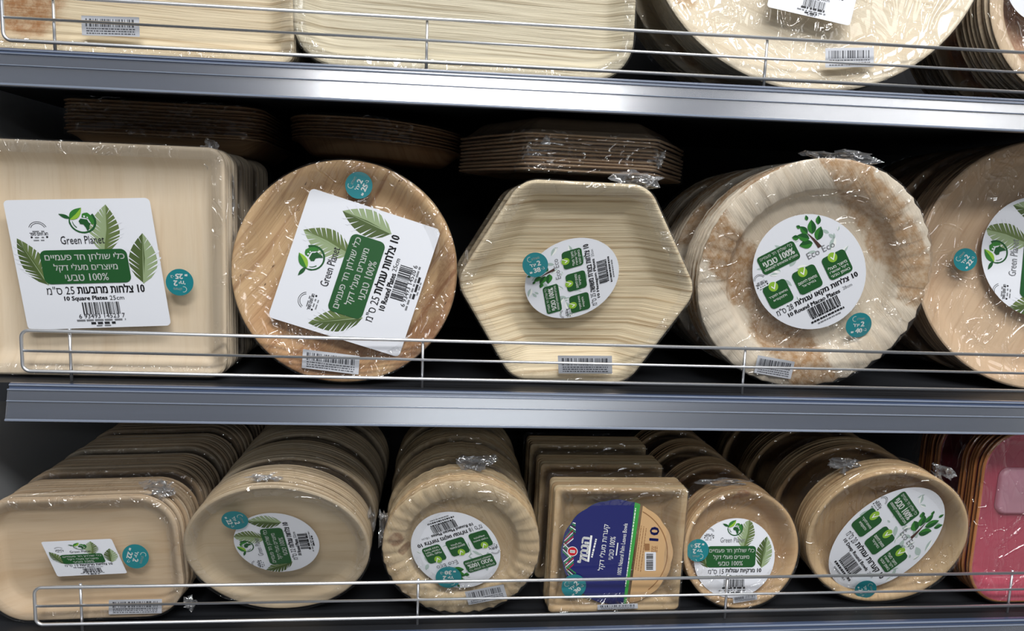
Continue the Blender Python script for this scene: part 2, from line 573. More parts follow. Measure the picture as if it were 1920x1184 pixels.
class Art:
    """Flat artwork printed on a label, drawn in the label's own coordinates and laid on the pack by the affine map A."""

    def __init__(s, A, z0, yd=1, clip=None):
        s.A, s.z0, s.yd, s.clip = A, z0, yd, clip
        s.parts = {}
        s.cur = 'product_label'

    def on(s, name):
        s.cur = name
        return s

    def pt(s, x, y, L):
        if s.clip:
            cx, cy, r = s.clip
            dx, dy = x - cx, y - cy
            d = math.hypot(dx, dy)
            if d > r:
                x, y = cx + dx * r / d, cy + dy * r / d
        A = s.A
        return (A[0][0] * x + A[0][1] * y + A[0][2], A[1][0] * x + A[1][1] * y + A[1][2], s.z0 + L * 0.00013)

    def _bm(s, mat):
        if s.cur not in s.parts:
            s.parts[s.cur] = (bmesh.new(), [])
        bm, mats = s.parts[s.cur]
        if mat not in mats:
            mats.append(mat)
        return bm, mats.index(mat)

    def poly(s, pts, mat, L):
        bm, mi = s._bm(mat)
        f = bm.faces.new([bm.verts.new(s.pt(x, y, L)) for x, y in pts])
        f.material_index = mi

    def disc(s, cx, cy, r, mat, L, n=40, wob=0.0, k=0):
        s.poly([(cx + r * (1 + wob * math.cos(k * a)) * math.cos(a), cy + r * (1 + wob * math.cos(k * a)) * math.sin(a)) for a in [2 * math.pi * i / n for i in range(n)]], mat, L)

    def rrect(s, cx, cy, w, h, r, mat, L, ang=0.0):
        ca, sa = math.cos(ang * D), math.sin(ang * D)
        pts = []
        for qx, qy, a0 in ((1, 1, 0), (-1, 1, 90), (-1, -1, 180), (1, -1, 270)):
            for k in range(6):
                a = (a0 + 18 * k) * D
                x, y = qx * (w / 2 - r) + r * math.cos(a), qy * (h / 2 - r) + r * math.sin(a)
                pts.append((cx + x * ca - y * sa, cy + x * sa + y * ca))
        s.poly(pts, mat, L)

    def text(s, st, cx, cy, w, h, mat, L, bold=0.0, ang=0.0):
        """A line of lettering fitted into w by h; bold strokes are thickened by drawing the glyphs again a hair aside."""
        vs, fs, x0, x1, y0, y1 = glyphs(st)
        bm, mi = s._bm(mat)
        ca, sa = math.cos(ang * D), math.sin(ang * D)
        b = max(0.0, bold)
        for sx, sy in (((0, 0),) if b == 0 else ((-b, 0), (b, 0), (0, b * 0.6), (0, -b * 0.6))):
            V = []
            for v in vs:
                x = ((v.x + sx - x0 + b) / (x1 - x0 + 2 * b) - 0.5) * w
                y = ((v.y + sy - y0 + b * 0.6) / (y1 - y0 + 1.2 * b) - 0.5) * h * s.yd
                V.append(bm.verts.new(s.pt(cx + x * ca - y * sa, cy + x * sa + y * ca, L)))
            for f in fs:
                try:
                    fc = bm.faces.new([V[i] for i in f])
                    fc.material_index = mi
                except ValueError:
                    pass

    def arc(s, cx, cy, r, a0, a1, w0, w1, mat, L, n=24):
        o, i = [], []
        for k in range(n + 1):
            t = k / n
            a = (a0 + (a1 - a0) * t) * D
            w = w0 + (w1 - w0) * t
            o.append((cx + (r + w) * math.cos(a), cy + (r + w) * math.sin(a)))
            i.append((cx + (r - w) * math.cos(a), cy + (r - w) * math.sin(a)))
        for k in range(n):
            s.poly([o[k], o[k + 1], i[k + 1], i[k]], mat, L)

    def lens(s, bx, by, tx, ty, w, mat, L, mat2=None):
        dx, dy = tx - bx, ty - by
        nx, ny = -dy, dx
        ln = math.hypot(dx, dy)
        nx, ny = nx / ln, ny / ln
        up, dn = [], []
        for k in range(9):
            t = k / 8
            h = w * math.sin(math.pi * t ** 0.85) ** 0.9 if 0 < t < 1 else 0
            up.append((bx + dx * t + nx * h, by + dy * t + ny * h))
            dn.append((bx + dx * t - nx * h, by + dy * t - ny * h))
        s.poly(up + dn[-2:0:-1], mat, L)
        if mat2:
            s.poly(up[:] + [(bx + dx * 0.5 + nx * w * 0.12, by + dy * 0.5 + ny * w * 0.12)], mat2, L + 0.5)

    def frond(s, bx, by, tx, ty, w, mat, mat2, L, nsl=7, seed=1):
        """Banana-like leaf: blade, lighter half, pale midrib and white slits cut in from its edge."""
        rnd = random.Random(seed)
        s.lens(bx, by, tx, ty, w, mat, L, mat2)
        dx, dy = tx - bx, ty - by
        ln = math.hypot(dx, dy)
        nx, ny = -dy / ln, dx / ln
        for sd in (1, -1):
            for k in range(nsl):
                t = 0.12 + 0.78 * (k + rnd.uniform(-0.2, 0.2)) / nsl
                h = w * math.sin(math.pi * min(1, t + 0.1) ** 0.85)
                i0 = (bx + dx * t + sd * nx * h * 0.25, by + dy * t + sd * ny * h * 0.25)
                e = t + 0.16
                g = 0.035 + 0.02 * rnd.random()
                o0 = (bx + dx * e + sd * nx * h * 1.25, by + dy * e + sd * ny * h * 1.25)
                o1 = (bx + dx * (e + g) + sd * nx * h * 1.25, by + dy * (e + g) + sd * ny * h * 1.25)
                s.poly([i0, o0, o1], PAPER, L + 1)
        s.poly([(bx + nx * w * 0.05, by + ny * w * 0.05), (tx, ty), (bx - nx * w * 0.05, by - ny * w * 0.05)], PAPER if mat is OLIVE else SAGE, L + 1.2)

    def barcode(s, cx, cy, w, h, mat, L, seed=3, n=26):
        rnd = random.Random(seed)
        x = cx - w / 2
        wid = [rnd.choice((1, 1, 2, 3)) for _ in range(2 * n)]
        u = w / sum(wid)
        for k, q in enumerate(wid):
            if k % 2 == 0:
                s.poly([(x, cy - h / 2), (x + q * u, cy - h / 2), (x + q * u, cy + h / 2), (x, cy + h / 2)], mat, L)
            x += q * u

    def bars(s, cx, cy, w, h, mat, L, seed=1, ang=0.0):
        """A line of print too small to read: short strokes of different lengths."""
        rnd = random.Random(seed)
        ca, sa = math.cos(ang * D), math.sin(ang * D)
        x = -w / 2
        while x < w / 2:
            q = min(rnd.uniform(0.03, 0.10) * 0.6, w / 2 - x)
            c = [(x, -h / 2), (x + q, -h / 2), (x + q, h / 2), (x, h / 2)]
            s.poly([(cx + a * ca - b * sa, cy + a * sa + b * ca) for a, b in c], mat, L)
            x += q + rnd.uniform(0.008, 0.018)

    def stamp(s, cx, cy, r):
        for k, rr in enumerate((1.0, 0.8)):
            s.arc(cx, cy + 0.1 * r * s.yd, r * rr, (200 if s.yd < 0 else 20), (340 if s.yd < 0 else 160), r * 0.03, r * 0.03, INK, 2, 14)
        s.bars(cx, cy - 0.1 * r * s.yd, r * 1.3, r * 0.16, GREYINK, 2, 5)
        s.text(heb('חוג חתם סופר'), cx, cy - 0.42 * r * s.yd, r * 2.0, r * 0.36, INK, 2, 0.03)
        s.bars(cx, cy - 0.85 * r * s.yd, r * 1.0, r * 0.16, GREYINK, 2, 8)
        s.disc(cx - r * 0.85, cy - 0.8 * r * s.yd, r * 0.13, INK, 2, 8)
        s.disc(cx + r * 0.85, cy - 0.8 * r * s.yd, r * 0.13, INK, 2, 8)
        s.bars(cx, cy - 1.2 * r * s.yd, r * 1.4, r * 0.14, GREYINK, 2, 9)

    def build(s, parent):
        main = None
        for name, (bm, mats) in s.parts.items():
            me = finish(bm, name, False)
            o = link(name.split('#')[0], me, mats, main or parent)
            if main is None:
                main = o
        return main


def globe_logo(a, cx, cy, r):
    a.on('emblem')
    a.arc(cx, cy, r, 165, -35, 0.06 * r, 0.10 * r, GREEN, 3)          # vine curling under the globe (y runs down)
    a.arc(cx, cy, r, 165, 200, 0.08 * r, 0.02 * r, GREEN, 3, 8)
    a.arc(cx - 0.05 * r, cy, 0.72 * r, 180, 130, 0.02 * r, 0.04 * r, GREEN, 3, 8)
    a.lens(cx - 0.95 * r, cy - 0.15 * r, cx + 0.1 * r, cy - 1.15 * r, 0.36 * r, GREEN2, 4, LIME)
    a.lens(cx - 0.9 * r, cy - 0.25 * r, cx - 1.75 * r, cy - 0.65 * r, 0.16 * r, GREEN, 4)
    blob = [(-0.28, 0.0), (-0.1, -0.22), (0.15, -0.18), (0.4, -0.12), (0.48, 0.1), (0.62, 0.25), (0.5, 0.42), (0.45, 0.7), (0.28, 0.88), (0.18, 0.55), (0.05, 0.3), (-0.2, 0.25)]
    a.poly([(cx + x * r, cy + y * r) for x, y in blob], GREEN, 4)
    eu = [(0.0, -0.32), (0.08, -0.62), (0.25, -0.7), (0.5, -0.72), (0.78, -0.45), (0.93, -0.1), (0.9, 0.25), (0.72, 0.3), (0.6, 0.05), (0.5, -0.2), (0.25, -0.3)]
    a.poly([(cx + x * r, cy + y * r) for x, y in eu], GREEN2, 4)
    a.disc(cx + 0.22 * r, cy - 0.4 * r, 0.08 * r, PAPER, 5, 8)
    a.disc(cx + 0.45 * r, cy - 0.3 * r, 0.06 * r, PAPER, 5, 8)


def planet_label(A, z0, shape, title, tw, size, english, ew, code, seed):
    a = Art(A, z0, -1, (0.525, 0.538, 0.493) if shape == 'gc' else None)
    if shape == 'gs':
        a.rrect(0.5, 0.5, 1, 1, 0.035, PAPER, 0)
    else:
        a.disc(0.525, 0.538, 0.495, PAPER, 0, 64)
    a.frond(0.20, 0.655, 0.045, 0.29, 0.085, MOSS, OLIVE, 1, 8, seed)
    a.frond(0.62, 0.42, 0.69, 0.045, 0.105, SAGE, OLIVE, 1, 8, seed + 1)
    a.frond(0.86, 0.66, 0.91, 0.27, 0.10, MOSS, SAGE, 1, 6, seed + 2)
    globe_logo(a, 0.512, 0.168, 0.088)
    a.on('product_label')
    a.text('Green Planet', 0.49, 0.312, 0.30, 0.062, GREYINK if shape == 'gc' else INK, 4)
    a.stamp(0.2, 0.235, 0.062)
    a.on('headline_panel')
    a.rrect(0.48, 0.518, 0.60, 0.262, 0.045, GREEN, 5)
    a.text(heb('כלי שולחן חד פעמיים'), 0.485, 0.447, 0.55, 0.068, WHITE, 6, 0.012)
    a.text(heb('מיוצרים מעלי דקל'), 0.48, 0.527, 0.44, 0.068, WHITE, 6, 0.012)
    a.text(heb('100% טבעי'), 0.475, 0.600, 0.30, 0.058, WHITE, 6, 0.012)
    a.on('product_label')
    tx = 0.86 - tw
    a.text(heb(title), 0.86 - tw / 2, 0.695, tw, 0.070, INK, 3, 0.035)
    a.text(heb(size + ' ס"מ'), tx - 0.115, 0.70, 0.19, 0.062, INK, 3, -0.006)
    a.text(english, 0.44, 0.768, ew, 0.044, INK, 3, 0.035)
    a.text(size + 'cm', 0.44 + ew / 2 + 0.065, 0.766, 0.10, 0.034, INK, 3)
    a.on('barcode')
    a.barcode(0.535, 0.845, 0.26, 0.095, INK, 3, seed)
    if code:
        a.text(code, 0.53, 0.905, 0.32, 0.034, INK, 4)
    else:
        a.bars(0.53, 0.905, 0.28, 0.022, INK, 4, seed)
    a.on('product_label')
    a.bars(0.52, 0.938, 0.34, 0.014, GREYINK, 3, seed + 4)
    a.bars(0.53, 0.962, 0.17, 0.018, INK, 3, seed + 5)
    if shape == 'gs':
        a.bars(0.53, 0.982, 0.10, 0.010, GREYINK, 3, seed + 6)
    return a


def eco_label(A, z0, title, tw, size, english, seed):
    a = Art(A, z0, 1, (0, 0, 1.0))
    a.disc(0, 0, 1.0, PAPER, 0, 64)
    rnd = random.Random(seed)
    for k in range(46):
        x, y = rnd.uniform(-0.95, 0.95), rnd.uniform(-0.28, 0.95)
        if math.hypot(x, y) > 0.93:
            continue
        an, ln = rnd.uniform(0, 6.28), rnd.uniform(0.07, 0.24)
        a.lens(x, y, x + ln * math.cos(an), y + ln * math.sin(an), ln * rnd.uniform(0.14, 0.26), PALEGREY, 1, WHITE if rnd.random() < 0.5 else None)
    a.on('emblem')
    bx, by = 0.36, 0.32
    for k in range(8):
        t0, t1 = k / 8, (k + 1) / 8
        f = lambda t: (bx - 0.05 * t - 0.04 * t * t, by + 0.30 * t)
        (x0, y0), (x1, y1) = f(t0), f(t1)
        w0, w1 = 0.03 * (1 - t0) + 0.006, 0.03 * (1 - t1) + 0.006
        a.poly([(x0 - w0, y0), (x0 + w0, y0), (x1 + w1, y1), (x1 - w1, y1)], BARK, 3)
    for (x, y, an, ln, w) in ((0.28, 0.44, 165, 0.24, 0.075), (0.26, 0.53, 140, 0.22, 0.07), (0.27, 0.62, 112, 0.18, 0.055), (0.34, 0.58, 68, 0.24, 0.075), (0.37, 0.45, 48, 0.24, 0.075),
                              (0.10, 0.62, 150, 0.12, 0.045), (0.50, 0.68, 60, 0.15, 0.045), (0.20, 0.76, 130, 0.08, 0.03), (0.36, 0.82, 80, 0.09, 0.03)):
        a.lens(x, y, x + ln * math.cos(an * D), y + ln * math.sin(an * D), w, GREEN, 3, GREEN2)
    a.on('product_label')
    a.text('Eco Eco', 0.35, 0.27, 0.52, 0.11, GREYINK, 3)
    a.stamp(-0.84, 0.25, 0.11)
    a.on('headline_panel')
    a.rrect(-0.37, 0.47, 0.72, 0.33, 0.06, GREEN, 4)
    a.text(heb('כלי שולחן חד פעמיים'), -0.37, 0.575, 0.62, 0.075, WHITE, 5, 0.01)
    a.text(heb('100% טבעי'), -0.37, 0.475, 0.60, 0.115, WHITE, 5, 0.04)
    a.text(heb('מתכלים ומתאימים לקומפוסט'), -0.37, 0.375, 0.64, 0.06, WHITE, 5)
    for k, (x, lines) in enumerate(((-0.66, ('מתאים למקרר', 'ולמקפיא')), (-0.085, ('מתאים לחימום', 'במיקרוגל')), (0.50, ('מיוצר מעלי', 'דקל שנשרו', 'באופן טבעי')))):
        a.on('feature_panel#%d' % k)
        a.rrect(x, -0.083, 0.45, 0.42, 0.07, GREEN, 4)
        a.disc(x - 0.02, 0.07, 0.085, LIME, 5, 24)
        a.poly([(x - 0.06, 0.08), (x - 0.045, 0.095), (x - 0.02, 0.05), (x + 0.05, 0.14), (x + 0.06, 0.13), (x - 0.02, 0.015)], WHITE, 6)
        for j, tx in enumerate(lines):
            a.text(heb(tx), x, -0.085 - 0.075 * j, 0.36 if len(tx) > 8 else 0.26, 0.056, WHITE, 5)
        a.cur = 'product_label'
    a.text(heb(title), 0.76 - tw / 2, -0.385, tw, 0.13, INK, 3, 0.035)
    a.text(heb(size + ' ס"מ'), 0.76 - tw - 0.20, -0.385, 0.32, 0.11, INK, 3, -0.004)
    a.text(english, -0.16, -0.505, 1.02, 0.075, INK, 3, 0.035)
    a.text(size + 'cm', 0.50, -0.50, 0.18, 0.055, GREYINK, 3)
    a.on('barcode')
    a.barcode(-0.03, -0.64, 0.60, 0.17, INK, 3, seed)
    a.bars(-0.03, -0.745, 0.56, 0.035, INK, 3, seed + 1)
    a.on('product_label')
    a.bars(-0.03, -0.81, 0.66, 0.035, INK, 3, seed + 2)
    a.bars(-0.03, -0.87, 0.45, 0.025, GREYINK, 3, seed + 3)
    return a


def blue_label(A, z0):
    a = Art(A, z0, 1, None)
    n = 120
    ring = []
    for i in range(n):
        t = 2 * math.pi * i / n
        r = 0.985 + 0.018 * abs(math.cos(8 * t))
        ring.append((r * math.cos(t), r * math.sin(t)))
    l0 = lambda y: 0.225 + 0.115 * y
    l1 = lambda y: 0.315 + 0.115 * y
    a.poly([p for p in ring if p[0] > l1(p[1])], KRAFT, 0)
    i0 = [p for p in ring if p[0] <= l1(p[1])]
    k = next(i for i in range(n) if ring[i][0] <= l1(ring[i][1]) and ring[i - 1][0] > l1(ring[i - 1][1]))
    left = [ring[(k + i) % n] for i in range(n) if ring[(k + i) % n][0] <= l1(ring[(k + i) % n][1])]
    a.poly(left, BGREEN, 0)
    k = next(i for i in range(n) if ring[i][0] <= l0(ring[i][1]) and ring[i - 1][0] > l0(ring[i - 1][1]))
    blue = [ring[(k + i) % n] for i in range(n) if ring[(k + i) % n][0] <= l0(ring[(k + i) % n][1])]
    a.poly(blue, NAVY, 1)
    # striped scale pattern along the left edge
    cl = lambda x, y: (x, y) if math.hypot(x, y) < 0.97 else (x * 0.97 / math.hypot(x, y), y * 0.97 / math.hypot(x, y))
    for j, yc in enumerate((0.52, 0.28, 0.04, -0.20, -0.42)):
        for q in range(6):
            mt = (WHITE, BGREEN, RED if j % 2 else BARK)[(q + j) % 3]
            sl = 0.16 if j % 2 else -0.16
            y0 = yc + 0.12 - 0.04 * q
            a.poly([cl(-0.99, y0 - sl / 2), cl(-0.74 - 0.04 * (2 - abs(j - 2)), y0 + sl / 2), cl(-0.74 - 0.04 * (2 - abs(j - 2)), y0 + sl / 2 - 0.022), cl(-0.99, y0 - sl / 2 - 0.022)], mt, 2)
    an = 83
    a.on('emblem')
    a.disc(-0.80, 0.03, 0.092, WHITE, 4, 28)
    a.disc(-0.80, 0.03, 0.080, RED, 5, 28)
    a.text('1', -0.80, 0.03, 0.05, 0.09, WHITE, 6, 0.03, an)
    a.on('product_label')
    a.text(heb('הנמל'), -0.605, 0.055, 0.50, 0.17, WHITE, 3, 0.05, an)
    ca, sa = math.cos(an * D), math.sin(an * D)
    for (x, y, ln, w) in ((-0.495, 0.08, 0.50, 0.018), (-0.01, 0.07, 0.24, 0.010)):
        a.poly([(x - ca * ln / 2 - sa * w, y - sa * ln / 2 + ca * w), (x + ca * ln / 2 - sa * w, y + sa * ln / 2 + ca * w), (x + ca * ln / 2 + sa * w, y + sa * ln / 2 - ca * w), (x - ca * ln / 2 + sa * w, y - sa * ln / 2 - ca * w)], WHITE, 3)
    a.bars(-0.42, 0.09, 0.36, 0.03, WHITE, 3, 4, an - 6)
    a.text(heb('קערות מעלי דקל'), -0.243, 0.10, 0.88, 0.125, WHITE, 3, 0.0, an)
    a.text(heb('100% טבעי'), -0.105, 0.09, 0.44, 0.095, WHITE, 3, 0.0, an)
    a.text('100% Natural Palm Leaves Bowls', 0.085, 0.07, 0.98, 0.075, WHITE, 3, 0.0, an)
    a.bars(0.23, 0.1, 1.5, 0.018, WHITE, 3, 21, an)
    for j in range(4):
        a.bars(0.33 + 0.045 * j, 0.12 - 0.02 * j, 0.85, 0.012, KRAFTD, 2, 30 + j, an)
    a.text('10', 0.66, 0.36, 0.27, 0.17, NAVY, 2, 0.03, 86)
    a.arc(0, 0, 0.90, -52, 60, 0.008, 0.008, KRAFTD, 2, 30)
    for j in range(4):
        a.bars(0.62 + 0.03 * j, 0.07, 0.12, 0.014, KRAFTD, 2, 50 + j, 86)
    a.rrect(0.53, 0.11, 0.09, 0.13, 0.012, KRAFTD, 2)
    a.on('barcode')
    a.rrect(0.59, -0.165, 0.20, 0.36, 0.01, PAPER, 2)
    rnd = random.Random(5)
    y = -0.32
    while y < -0.02:
        h = rnd.choice((0.008, 0.014, 0.022))
        a.poly([(0.515, y), (0.64, y), (0.64, y + h), (0.515, y + h)], INK, 3)
        y += h + rnd.choice((0.008, 0.012))
    return a


def price_sticker(parent, c, r, ang, num, z0):
    ca, sa = math.cos(ang * D) * r, math.sin(ang * D) * r
    a = Art([[ca, -sa, c[0]], [sa, ca, c[1]]], z0, 1, None)
    a.cur = 'price_sticker'
    a.disc(0, 0, 1.0, TEAL, 4, 40)
    a.text(heb('משתלם'), 0.14, 0.52, 0.62, 0.20, PALEGREY, 5, 0.02)
    a.arc(-0.30, 0.52, 0.2, 70, 290, 0.025, 0.025, PALEGREY, 5, 10)
    a.text('2', 0.30, 0.08, 0.30, 0.42, WHITE, 5, 0.05)
    a.text(heb("יח'"), -0.18, 0.02, 0.46, 0.28, WHITE, 5, 0.03)
    a.text(num, 0.04, -0.44, 0.56, 0.40, WHITE, 5, 0.05)
    a.text('-' + heb('ב'), 0.52, -0.40, 0.26, 0.20, WHITE, 5, 0.02)
    a.text('₪', -0.46, -0.54, 0.20, 0.16, WHITE, 5, 0.04)
    return a.build(parent)


def barcode_sticker(parent, A, seed, z0=0.0037):
    a = Art(A, z0, -1, None)
    a.cur = 'barcode_sticker'
    a.rrect(0.5, 0.5, 1, 1, 0.02, STICKERPAPER, 0)
    a.barcode(0.5, 0.34, 0.86, 0.40, STICKERINK, 1, seed, 20)
    rnd = random.Random(seed)
    for k in range(3):
        a.bars(0.5, 0.64 + 0.12 * k, 0.84, 0.06, STICKERINK, 1, seed + k)
    return a.build(parent)

# ------------------------------------------------------------------ the shelving
ZW = [0.3355, 0.0, -0.2846]                 # height of each guard's bottom wire
TL = [0.00458, -0.00703, 0.00061]           # the shelves hang a fraction of a degree off level
XL, XR = -0.0535, 1.46
GAP = 0.02167
SHZ = [z - 0.0105 for z in ZW]


def shelf_unit(s, label, x0):
    root = bpy.data.objects.new('store_shelf', None)
    COL.objects.link(root)
    root.location = (0, 0, ZW[s] + ZO)
    tag(root, label, 'shelf', 'shelves of the store display')
    S = lambda x, y, z: (x, y, z + TL[s] * x)
    bm = bmesh.new()
    box_bm(bm, -0.128, XR, -0.009, 0.462, -0.0305, -0.0105, S)
    link('shelf_board', finish(bm, 'shelf_board', False), [BOARD], root)

    def extrude(prof, name, mt, parent, xa=XL, xb=XR):
        bm = bmesh.new()
        A = [bm.verts.new(S(xa, y, z)) for y, z in prof]
        B = [bm.verts.new(S(xb, y, z)) for y, z in prof]
        n = len(prof)
        for i in range(n):
            j = (i + 1) % n
            bm.faces.new((A[i], B[i], B[j], A[j]))
        bm.faces.new(list(reversed(A)))
        bm.faces.new(B)
        bmesh.ops.recalc_face_normals(bm, faces=bm.faces)
        return link(name, finish(bm, name, False), [mt], parent)
    pr = extrude([(-0.0092, -0.0100), (-0.0135, -0.0100), (-0.0142, -0.0135), (-0.0172, -0.0270), (-0.0215, -0.0445), (-0.0215, -0.0475), (-0.0165, -0.0475), (-0.0165, -0.0440), (-0.0125, -0.0300), (-0.0092, -0.0300)],
                 'price_rail', STRIP, root)
    f = lambda z, o: -0.0142 - (-(z + 0.0135)) * 0.0073 / 0.031 - o
    extrude([(f(-0.0150, 0.0015), -0.0150), (f(-0.0150, 0.0025), -0.0150), (f(-0.0452, 0.0030), -0.0452), (f(-0.0452, 0.0018), -0.0452)], 'clear_cover', CLEAR, pr)
    for z, w, o in ((-0.0118, 0.0010, 0.0004), (-0.0158, 0.0007, 0.0032), (-0.0272, 0.0006, 0.0032), (-0.0462, 0.0013, 0.0030)):
        y = f(z, o)
        extrude([(y, z - w), (y - w * 0.9, z - w * 0.5), (y - w * 0.9, z + w * 0.5), (y, z + w), (y + w * 1.2, z + w), (y + w * 1.2, z - w)], 'ridge', RIDGE, pr)
    wg = bpy.data.objects.new('wire_guard', None)
    COL.objects.link(wg)
    wg.parent = root
    bm = bmesh.new()
    r = 0.0075
    xe = x0 - 0.0467
    pts = [(XR - 0.1, 0, 2 * GAP), (xe + r, 0, 2 * GAP)] + [(xe + r - r * math.sin(a * D), 0, 2 * GAP - r + r * math.cos(a * D)) for a in range(15, 91, 15)]
    pts += [(xe + r - r * math.cos(a * D), 0, r - r * math.sin(a * D)) for a in range(0, 91, 15)] + [(XR - 0.1, 0, 0)]
    tube(bm, [S(*p) for p in pts], 0.0019)
    link('outer_wire', finish(bm, 'outer_wire'), [CHROME], wg)
    bm = bmesh.new()
    tube(bm, [S(xe, 0, GAP), S(XR - 0.1, 0, GAP)], 0.0015)
    link('middle_wire', finish(bm, 'middle_wire'), [CHROME], wg)
    for k in range(4):
        x = x0 + 0.37 * k
        bm = bmesh.new()
        tube(bm, [S(x, 0.0030, -0.0106), S(x, 0.0030, 2 * GAP + 0.0022)], 0.0016)
        link('post', finish(bm, 'post'), [CHROME], wg)
    return root


shelf_unit(0, 'upper metal shelf with chrome wire guard and bright slate price rail, at top of photo', -0.0022)
shelf_unit(1, 'middle metal shelf carrying the 25 cm square, round and hexagon plate packs', 0.0)
shelf_unit(2, 'lowest metal shelf carrying the small plate and bowl packs behind its wire guard', 0.0)

bm = bmesh.new()
box_bm(bm, -0.30, XR + 0.1, 0.465, 0.485, 0.0, 2.1)
tag(link('wall_back', finish(bm, 'wall_back', False), [BACK]), 'dark back panel of the shelving', 'wall', kind='structure')
bm = bmesh.new()
box_bm(bm, -0.162, -0.142, 0.0, 0.464, 0.0, 2.1)
tag(link('wall_left', finish(bm, 'wall_left', False), [SIDE]), 'grey metal end panel at left of the shelves', 'wall', kind='structure')
bm = bmesh.new()
box_bm(bm, -3.0, 4.0, -4.5, 0.465, -0.05, 0.0)
tag(link('floor', finish(bm, 'floor', False), [flat('floor_tile', rgb(150, 148, 144), 0.35)]), 'pale store floor', 'floor', kind='structure')

# ------------------------------------------------------------------ packs
POSE = {
    'M1': ('box', 1, [0.0257, 0.0178, 0.1166], [-0.55, -0.84, 0.0], [0.1307, 0.1241, 0.0177]),
    'M2': ('round', 1, [0.2826, 0.0207, 0.1127], [-1.68, -6.15, 0.0], [0.1227]),
    'M3': ('hex', 1, [0.5391, 0.0013, 0.1043], [-4.54, 12.96, -0.64], [0.1351, 0.0324]),
    'M4': ('round', 1, [0.8186, 0.008, 0.1213], [-2.93, 10.22, 0.0], [0.1365]),
    'M5': ('round', 1, [1.1463, 0.0554, 0.142], [-8.64, -4.89, -0.0], [0.1579]),
    'T3': ('round', 0, [0.809, 0.0492, 0.53], [-5.26, -8.39, 0.0], [0.2003]),
    'T4': ('round', 0, [1.1322, 0.0308, 0.4513], [-0.43, -5.7, 0.0], [0.1185]),
    'T1': ('box', 0, [0.0486, 0.02, 0.4484], [0.0, 0.0, 0.0], [0.18, 0.12, 0.0163]),
    'T2': ('box', 0, [0.4104, 0.02, 0.4501], [0.0, 0.0, 0.0], [0.1831, 0.12, 0.0468]),
    'B1': ('box', 2, [-0.003, 0.013, -0.2155], [-3.22, 2.96, 2.98], [0.1092, 0.0732, 0.0444]),
    'B2': ('round', 2, [0.2144, -0.0042, -0.2], [0.87, 24.1, 0.0], [0.1005]),
    'B3': ('round', 2, [0.4187, 0.0019, -0.203], [-2.33, 11.49, 0.0], [0.0905]),
    'B4': ('box', 2, [0.6071, 0.015, -0.2126], [2.05, -0.07, -0.93], [0.0815, 0.0777, 0.0058]),
    'B5': ('round', 2, [0.7652, 0.0257, -0.2178], [0.12, -6.49, 0.0], [0.0741]),
    'B6': ('round', 2, [0.9402, 0.006, -0.1965], [-6.91, 12.95, 0.0], [0.0973]),
    'B7': ('box', 2, [1.1645, 0.018, -0.1769], [-0.08, 0.05, -0.71], [0.0999, 0.1137, 0.0507]),
}
LABEL = {
    'M1': ('gs', [[0.1478, 0.01995, -0.09629], [0.00806, -0.13691, 0.06095]], -0.004),
    'M2': ('gs', [[0.04357, 0.14418, -0.08316], [0.14355, -0.04153, -0.05237]], -0.004),
    'M3': ('eco', [[-0.01056, -0.05127, -0.00507], [0.04442, -0.01822, 0.00526]], -0.012),
    'M4': ('eco', [[0.05525, -0.04012, -0.00399], [0.03218, 0.06084, 0.00403]], -0.006),
    'M5': ('gc', [[0.00301, 0.15093, -0.08384], [0.15537, -0.0194, -0.06135]], -0.006),
    'B1': ('gs', [[0.07697, 0.01287, -0.04329], [0.00119, -0.0423, 0.02041]], -0.004),
    'B2': ('gc', [[-0.01163, 0.09256, -0.04509], [0.09588, 0.00732, -0.04609]], -0.004),
    'B3': ('eco', [[-0.046, 0.02444, -0.00629], [-0.01753, -0.04953, -0.00617]], -0.006),
    'B4': ('blue', [[0.06937, -0.00485, 0.0], [-0.00075, 0.06674, -0.00415]], -0.003),
    'B5': ('gc', [[0.1052, -0.00233, -0.06024], [-0.00054, -0.10109, 0.0419]], -0.006),
    'B6': ('eco', [[0.03625, 0.05316, 0.00258], [-0.04434, 0.06283, -0.00594]], -0.006),
    'T3': ('gs', [[0.09586, -0.02036, -0.03622], [-0.01836, -0.09485, -0.00843]], -0.004),
    'T4': ('gc', [[0.103, 0.005, -0.09738], [0.00658, -0.09455, 0.07088]], -0.01),
}
STICK = {
    'M1': ([0.082, -0.0202], 0.0145, 179.5, '25', -0.0028),
    'M2': ([0.013, 0.0955], 0.0149, 63.7, '25', -0.002),
    'M3': ([-0.0478, 0.0227], 0.0142, 17.3, '38', -0.0028),
    'M4': ([0.0641, -0.0565], 0.0155, 5.9, '40', -0.0028),
    'M5': ([-0.0969, 0.0035], 0.0145, 53.9, '22', -0.0028),
    'B1': ([0.059, 0.0006], 0.0146, -109.4, '22', -0.0028),
    'B2': ([-0.0418, 0.0474], 0.0139, -74.3, '22', -0.0028),
    'B3': ([-0.0141, -0.0402], 0.015, -179.6, '30', -0.0028),
    'B4': ([-0.0516, -0.0449], 0.0151, 39.8, '30', -0.002),
    'B5': ([-0.0554, -0.0012], 0.014, 179.4, '25', -0.0028),
    'B6': ([-0.0103, -0.0784], 0.0136, -63.7, '20', -0.002),
}
